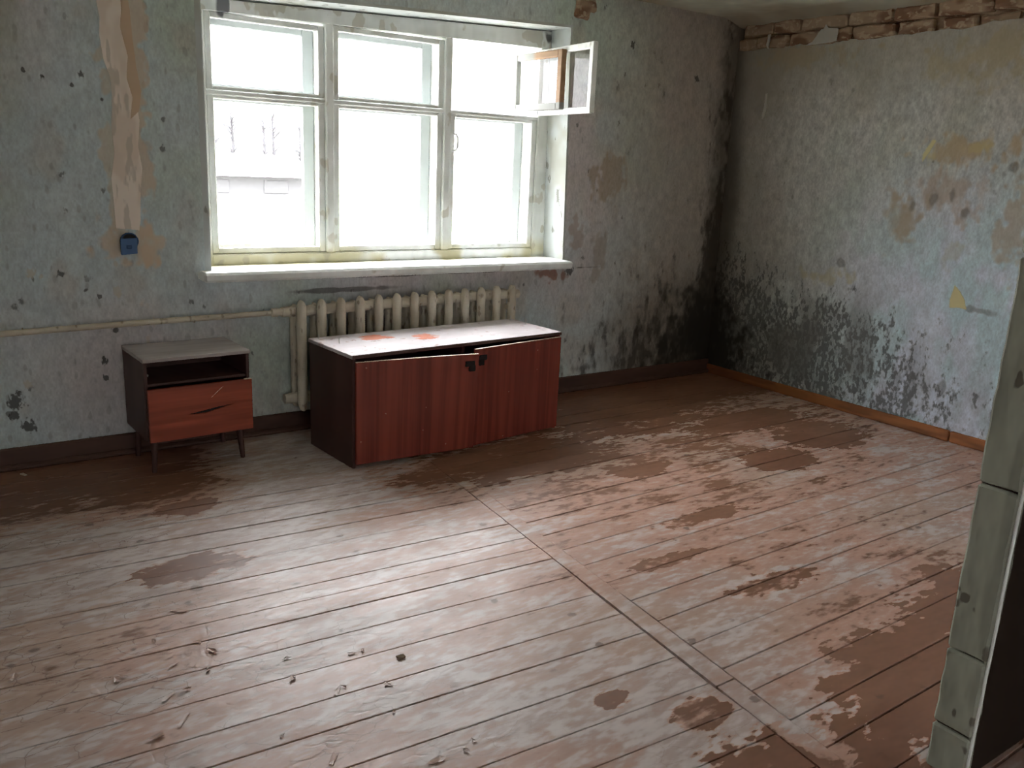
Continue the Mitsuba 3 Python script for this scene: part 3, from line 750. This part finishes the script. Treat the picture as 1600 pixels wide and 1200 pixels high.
CB = 0.022  # the base stands a little above the boards
part(C, 'top', cpl(cbox(-0.006, CW + 0.008, -0.004, CD, CH - 0.019, CH, 0.0025)), 'mat_pale_top', label='faded pinkish white top with two orange worn spots')
part(C, 'top_edge', cpl(cbox(-0.004, CW + 0.006, -0.006, -0.0035, CH - 0.018, CH - 0.002, 0.001)), 'mat_dark_veneer')
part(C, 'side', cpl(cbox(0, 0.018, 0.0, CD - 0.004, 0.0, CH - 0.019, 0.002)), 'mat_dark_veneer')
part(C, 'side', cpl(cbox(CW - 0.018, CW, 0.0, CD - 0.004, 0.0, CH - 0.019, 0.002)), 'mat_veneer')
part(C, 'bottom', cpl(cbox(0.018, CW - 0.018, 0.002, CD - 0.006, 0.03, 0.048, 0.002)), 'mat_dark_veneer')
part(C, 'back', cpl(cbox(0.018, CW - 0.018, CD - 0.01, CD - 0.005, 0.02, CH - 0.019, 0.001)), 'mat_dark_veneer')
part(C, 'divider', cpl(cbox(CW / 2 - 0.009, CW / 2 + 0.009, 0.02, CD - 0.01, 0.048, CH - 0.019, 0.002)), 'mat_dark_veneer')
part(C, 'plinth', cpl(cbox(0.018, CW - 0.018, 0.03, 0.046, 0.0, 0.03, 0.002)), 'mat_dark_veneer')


def door(w, z0, z1, bow):
    """A warped door: x from 0 to w, the outer face towards -y, bowing outwards at the free upper corner."""
    nx, nz, t = 8, 6, 0.017
    v = []
    for s in (0, 1):
        for j in range(nz + 1):
            for i in range(nx + 1):
                a, b = i / nx, j / nz
                v.append((a * w, -t * (1 - s) - bow * a * a * b, z0 + b * (z1 - z0)))
    N = (nx + 1) * (nz + 1)
    f = []
    idx = lambda s, i, j: s * N + j * (nx + 1) + i
    for j in range(nz):
        for i in range(nx):
            for s in (0, 1):
                q = [idx(s, i, j), idx(s, i + 1, j), idx(s, i + 1, j + 1), idx(s, i, j + 1)]
                f += [(q[0], q[1], q[2]), (q[0], q[2], q[3])] if s == 0 else [(q[2], q[1], q[0]), (q[3], q[2], q[0])]
    for a, b in [((i, 0), (i + 1, 0)) for i in range(nx)] + [((nx, j), (nx, j + 1)) for j in range(nz)] + [((i + 1, nz), (i, nz)) for i in range(nx)] + [((0, j + 1), (0, j)) for j in range(nz)]:
        p0, p1 = idx(0, *a), idx(0, *b)
        f += [(p1, p0, p0 + N), (p1, p0 + N, p1 + N)]
    m = trimesh.Trimesh(v, f, process=False)
    m.fix_normals()
    return m


def edging(w, z1, bow, t=0.017):
    v, f, nx = [], [], 8
    for i in range(nx + 1):
        a = i / nx
        for yy in (-t + 0.001, -0.001):
            for dz in (0.0002, 0.0016):
                v.append((a * w, yy - bow * a * a, z1 + dz))
    for i in range(nx):
        b = 4 * i
        for p, q in ((0, 1), (1, 3), (3, 2), (2, 0)):
            f += [(b + p, b + q, b + 4 + q), (b + p, b + 4 + q, b + 4 + p)]
    f += [(0, 2, 3), (0, 3, 1), (4 * nx, 4 * nx + 3, 4 * nx + 2), (4 * nx, 4 * nx + 1, 4 * nx + 3)]
    m = trimesh.Trimesh(v, f, process=False)
    m.fix_normals()
    return m


dw = CW / 2 - 0.012
for side in (0, 1):
    ang, bow, z1 = ((-math.radians(7.0), 0.035, 0.541), (-math.radians(3.2), 0.012, 0.549))[side]
    w = dw if side == 0 else dw - 0.012

    def place(m):
        if side: 
            m = m.copy(); m.vertices[:, 0] *= -1; m.invert()
            return cpl(xf(m, (CW - 0.010, -0.003, 0), -ang))
        return cpl(xf(m, (0.012, -0.003, 0), ang))
    d = part(C, 'door', place(door(w, 0.022 - 0.01 * side + 0.004, z1, bow)), 'mat_veneer', smooth=30, label='left cabinet door hanging further open' if side == 0 else 'right cabinet door slightly open')
    part(d, 'top_edge', place(edging(w, z1, bow)), 'mat_edge', label='bare pale upper edge')
    lx = w - 0.075 if side == 0 else w - 0.078
    yb = -0.0175 - bow * ((lx + 0.03) / w) ** 2 * 0.9
    part(d, 'latch', place(cat(cbox(lx, lx + 0.052, yb - 0.006, yb + 0.008, z1 - 0.062, z1 - 0.034, 0.002), cbox(lx + 0.02, lx + 0.056, yb - 0.009, yb + 0.008, z1 - 0.088, z1 - 0.055, 0.003))), 'mat_black', label='dark latch plate')
for (x, yy, h) in ((0.03, CD - 0.05, .028), (0.075, CD - 0.19, .030), (CW - 0.04, CD - 0.05, .03), (CW - 0.035, CD - 0.19, .034)):
    part(C, 'pin', cpl(xf(trimesh.creation.cylinder(0.0035, h, sections=10), (x, yy, CH + h / 2 - 0.001))), 'mat_steel', smooth=40)

# ------------------------------------------------------------------ bedside cabinet
B = 'bedside_cabinet'
tag(B, 'small dark bedside cabinet with an open shelf and a red-brown drawer, left of the radiator', 'bedside cabinet')
ba = math.radians(2.8)
BL, BW, BD, BH = np.array([0.853, 4.092]), 0.497, 0.352, 0.560


def bpl(mesh):
    return xf(mesh, (BL[0], BL[1], 0), ba)


part(B, 'top', bpl(cbox(-0.004, BW + 0.006, -0.006, BD, BH - 0.018, BH, 0.003)), 'mat_dusty_top', label='dusty grey top')
part(B, 'side', bpl(cbox(0, 0.016, 0, BD - 0.003, 0.165, BH - 0.018, 0.002)), 'mat_dark_veneer')
part(B, 'side', bpl(cbox(BW - 0.016, BW, 0, BD - 0.003, 0.165, BH - 0.018, 0.002)), 'mat_dark_veneer')
part(B, 'bottom', bpl(cbox(0.016, BW - 0.016, 0, BD - 0.003, 0.165, 0.181, 0.002)), 'mat_dark_veneer')
part(B, 'shelf', bpl(cbox(0.016, BW - 0.016, 0.01, BD - 0.008, 0.425, 0.439, 0.002)), 'mat_dark_veneer')
part(B, 'back', bpl(cbox(0.016, BW - 0.016, BD - 0.008, BD - 0.004, 0.165, BH - 0.018, 0.001)), 'mat_dark_veneer')
fr_ = m3.Manifold.cube((0.488, 0.018, 0.252)).translate((0.003, -0.046, 0.172))
cut = m3.Manifold.hull_points(np.array([(x, y, z) for y in (-0.06, -0.037) for x, z in ((0.175, 0.286), (0.235, 0.292), (0.31, 0.305), (0.405, 0.312), (0.345, 0.302), (0.25, 0.281))]))
d = part(B, 'drawer', bpl(rp(fr_ - cut)), 'mat_drawer', label='red-brown drawer front with a slot in it')
tray = cat(cbox(0.03, 0.042, -0.028, 0.30, 0.19, 0.33, 0.002), cbox(0.452, 0.464, -0.028, 0.30, 0.19, 0.33, 0.002), cbox(0.03, 0.464, 0.288, 0.30, 0.19, 0.33, 0.002), cbox(0.03, 0.464, -0.028, 0.30, 0.186, 0.192, 0.001))
part(d, 'tray', bpl(tray), 'mat_dark_veneer')
part(d, 'slot', bpl(cbox(0.18, 0.40, -0.0385, -0.036, 0.284, 0.310, 0.0005)), 'mat_black')
sc = cbox(0.0, 0.075, -0.0472, -0.0455, -0.0012, 0.0012, 0.0003)
part(d, 'scratch', bpl(xf(sc, (0.29, 0, 0.356), 0, 0, -math.radians(40))), 'mat_edge', label='pale diagonal scratch')
part(d, 'edge', bpl(cbox(0.455, 0.491, -0.046, -0.029, 0.4236, 0.426, 0.0006)), 'mat_edge')  # pale sliver painted as daylight catching the drawer corner
part(B, 'stop', bpl(cbox(0.016, 0.024, 0.004, 0.016, 0.475, 0.487, 0.002)), 'mat_bare_wood')
for lx, ly in ((0.045, 0.045), (BW - 0.045, 0.045), (0.045, BD - 0.05), (BW - 0.045, BD - 0.05)):
    leg = tube([(lx, ly, 0.168), (lx + (0.012 if lx > .2 else -0.012), ly + (0.01 if ly > .2 else -0.01), 0.0)], np.array([0.017, 0.011]), 12)
    part(B, 'leg', bpl(leg), 'mat_dark_veneer', smooth=40)

# ------------------------------------------------------------------ litter on the floor
def chip(r, seed, t=0.004):
    g = np.random.default_rng(seed)
    th = np.sort(g.uniform(0, 2 * math.pi, 9))
    rad = r * g.uniform(0.55, 1.0, 9)
    m = trimesh.creation.extrude_polygon(Polygon(np.c_[rad * np.cos(th), rad * 0.7 * np.sin(th)]).convex_hull, t, engine='earcut')
    return rough(m, t * 0.25, seed, 0.02)


for nm, xy, r, seed, mt, lab, cate in (
        ('plaster_chip', (0.36, 4.36), 0.026, 11, 'mat_chip', 'pale plaster chip on the floor at the left end of the skirting board', 'plaster chip'),
        ('wood_chip', (1.145, 2.121), 0.020, 12, 'mat_brown_chip', 'brown chip lying alone in the middle of the pale floorboards', 'chip'),
        ('plaster_chip', (4.93, 2.22), 0.028, 13, 'mat_chip', 'pale plaster chip on the floor by the orange-brown skirting near the jamb', 'plaster chip')):
    add(nm, xf(chip(r, seed), (xy[0], xy[1], 0.002), seed * 1.3), mt, label=lab, category=cate)

# ------------------------------------------------------------------ outside: a snowy yard
gx, gy = np.meshgrid(np.linspace(-60, 160, 89), np.linspace(5.3, 205, 81), indexing='ij')
gz = -1.3 + 0.5 * (meshkit.fbm(np.stack([gx * 0.08, gy * 0.08, 0 * gx], -1), 3, 4) - 0.5) + 1.9 * (1 - np.exp(-np.maximum(gy - 9, 0) / 35.0))
gv = np.stack([gx, gy, gz], -1).reshape(-1, 3)
ii, jj = np.meshgrid(np.arange(88), np.arange(80), indexing='ij')
q = (ii * 81 + jj).ravel()
add('ground', trimesh.Trimesh(gv, np.vstack([np.c_[q, q + 81, q + 82], np.c_[q, q + 82, q + 1]]), process=False), 'mat_ground', smooth=True, label='pale open yard outside the window', kind='structure')


def gz_at(x, y):
    i = np.argmin((gv[:, 0] - x) ** 2 + (gv[:, 1] - y) ** 2)
    return gv[i, 2]


Hs = 'house'
hx, hy = 11.8, 38.0
hz = gz_at(hx, hy) - 0.5
tag(Hs, 'faint pale-roofed wooden house seen through the left casement', 'house')
part(Hs, 'wall', cbox(hx - 2.6, hx + 2.6, hy - 3, hy + 3, hz, hz + 1.35, 0.02), 'mat_grey_wood')
roof = trimesh.Trimesh([(hx + a * 2.9, hy + b * 3.5, hz + 1.3) for a in (-1, 1) for b in (-1, 1)] + [(hx + a * 2.9, hy, hz + 2.15) for a in (-1, 1)], process=False).convex_hull
part(Hs, 'roof', roof, 'mat_snow')
part(Hs, 'chimney', cbox(hx - 1.8, hx - 1.3, hy - .3, hy + .3, hz + 1.7, hz + 2.6, 0.02), 'mat_grey_wood')
for k in range(2):
    part(Hs, 'window', cbox(hx - 1.9 + 2.4 * k, hx - 0.9 + 2.4 * k, hy - 3.04, hy - 2.98, hz + .65, hz + 1.15, 0.01), 'mat_grey_wood')
F = 'fence'
tag(F, 'broken picket fence across the yard, faint through the left casement', 'fence')
for k in range(34):
    t = k / 33
    x, yy = 3.5 + 5.2 * t, 18.0 - 2.0 * t
    z0 = gz_at(x, yy)
    if rng.random() < 0.3: continue
    part(F, 'picket', xf(cbox(-0.05, 0.05, -0.012, 0.012, -0.2, 0.30 + 0.5 * rng.random(), 0.004), (x, yy, z0), 0.2, 0, rng.uniform(-.15, .15)), 'mat_grey_wood')


def tree(x, y, h, seed, label):
    g = random.Random(seed)
    z0 = gz_at(x, y)
    key = add('bare_tree', tube([(x, y, z0 - .2), (x + .05, y, z0 + h * .5), (x - .05, y, z0 + h)], np.array([0.12, 0.08, 0.02]), 7), 'mat_twig', label=label, category='tree', group='bare trees behind the house')
    ms = []
    for k in range(46):
        zz = z0 + h * g.uniform(0.25, 0.95)
        a, L = g.uniform(0, 6.28), h * g.uniform(0.12, 0.3)
        p = np.array([x, y, zz])
        e = p + L * np.array([math.cos(a), math.sin(a), g.uniform(0.4, 1.1)])
        ms.append(tube([p, (p + e) / 2 + (0, 0, .05 * L), e], np.array([0.035, 0.022, 0.008]), 4))
    part(key, 'branches', cat(*ms), 'mat_twig')
    tag(key + '__branches', kind='stuff')


where = ('over the ridge of the pale-roofed house', 'just right of the house ridge, the tallest', 'at the right end of the house', 'in the open beyond the house', 'farthest right, near the mullion')
for k, (x, y, h) in enumerate(((13.6, 46, 3.4), (15.2, 48, 3.8), (16.6, 47, 3.2), (17.8, 49, 3.6), (18.6, 47, 3.0))):
    tree(x, y, h, 40 + k, 'faint bare tree seen ' + where[k])
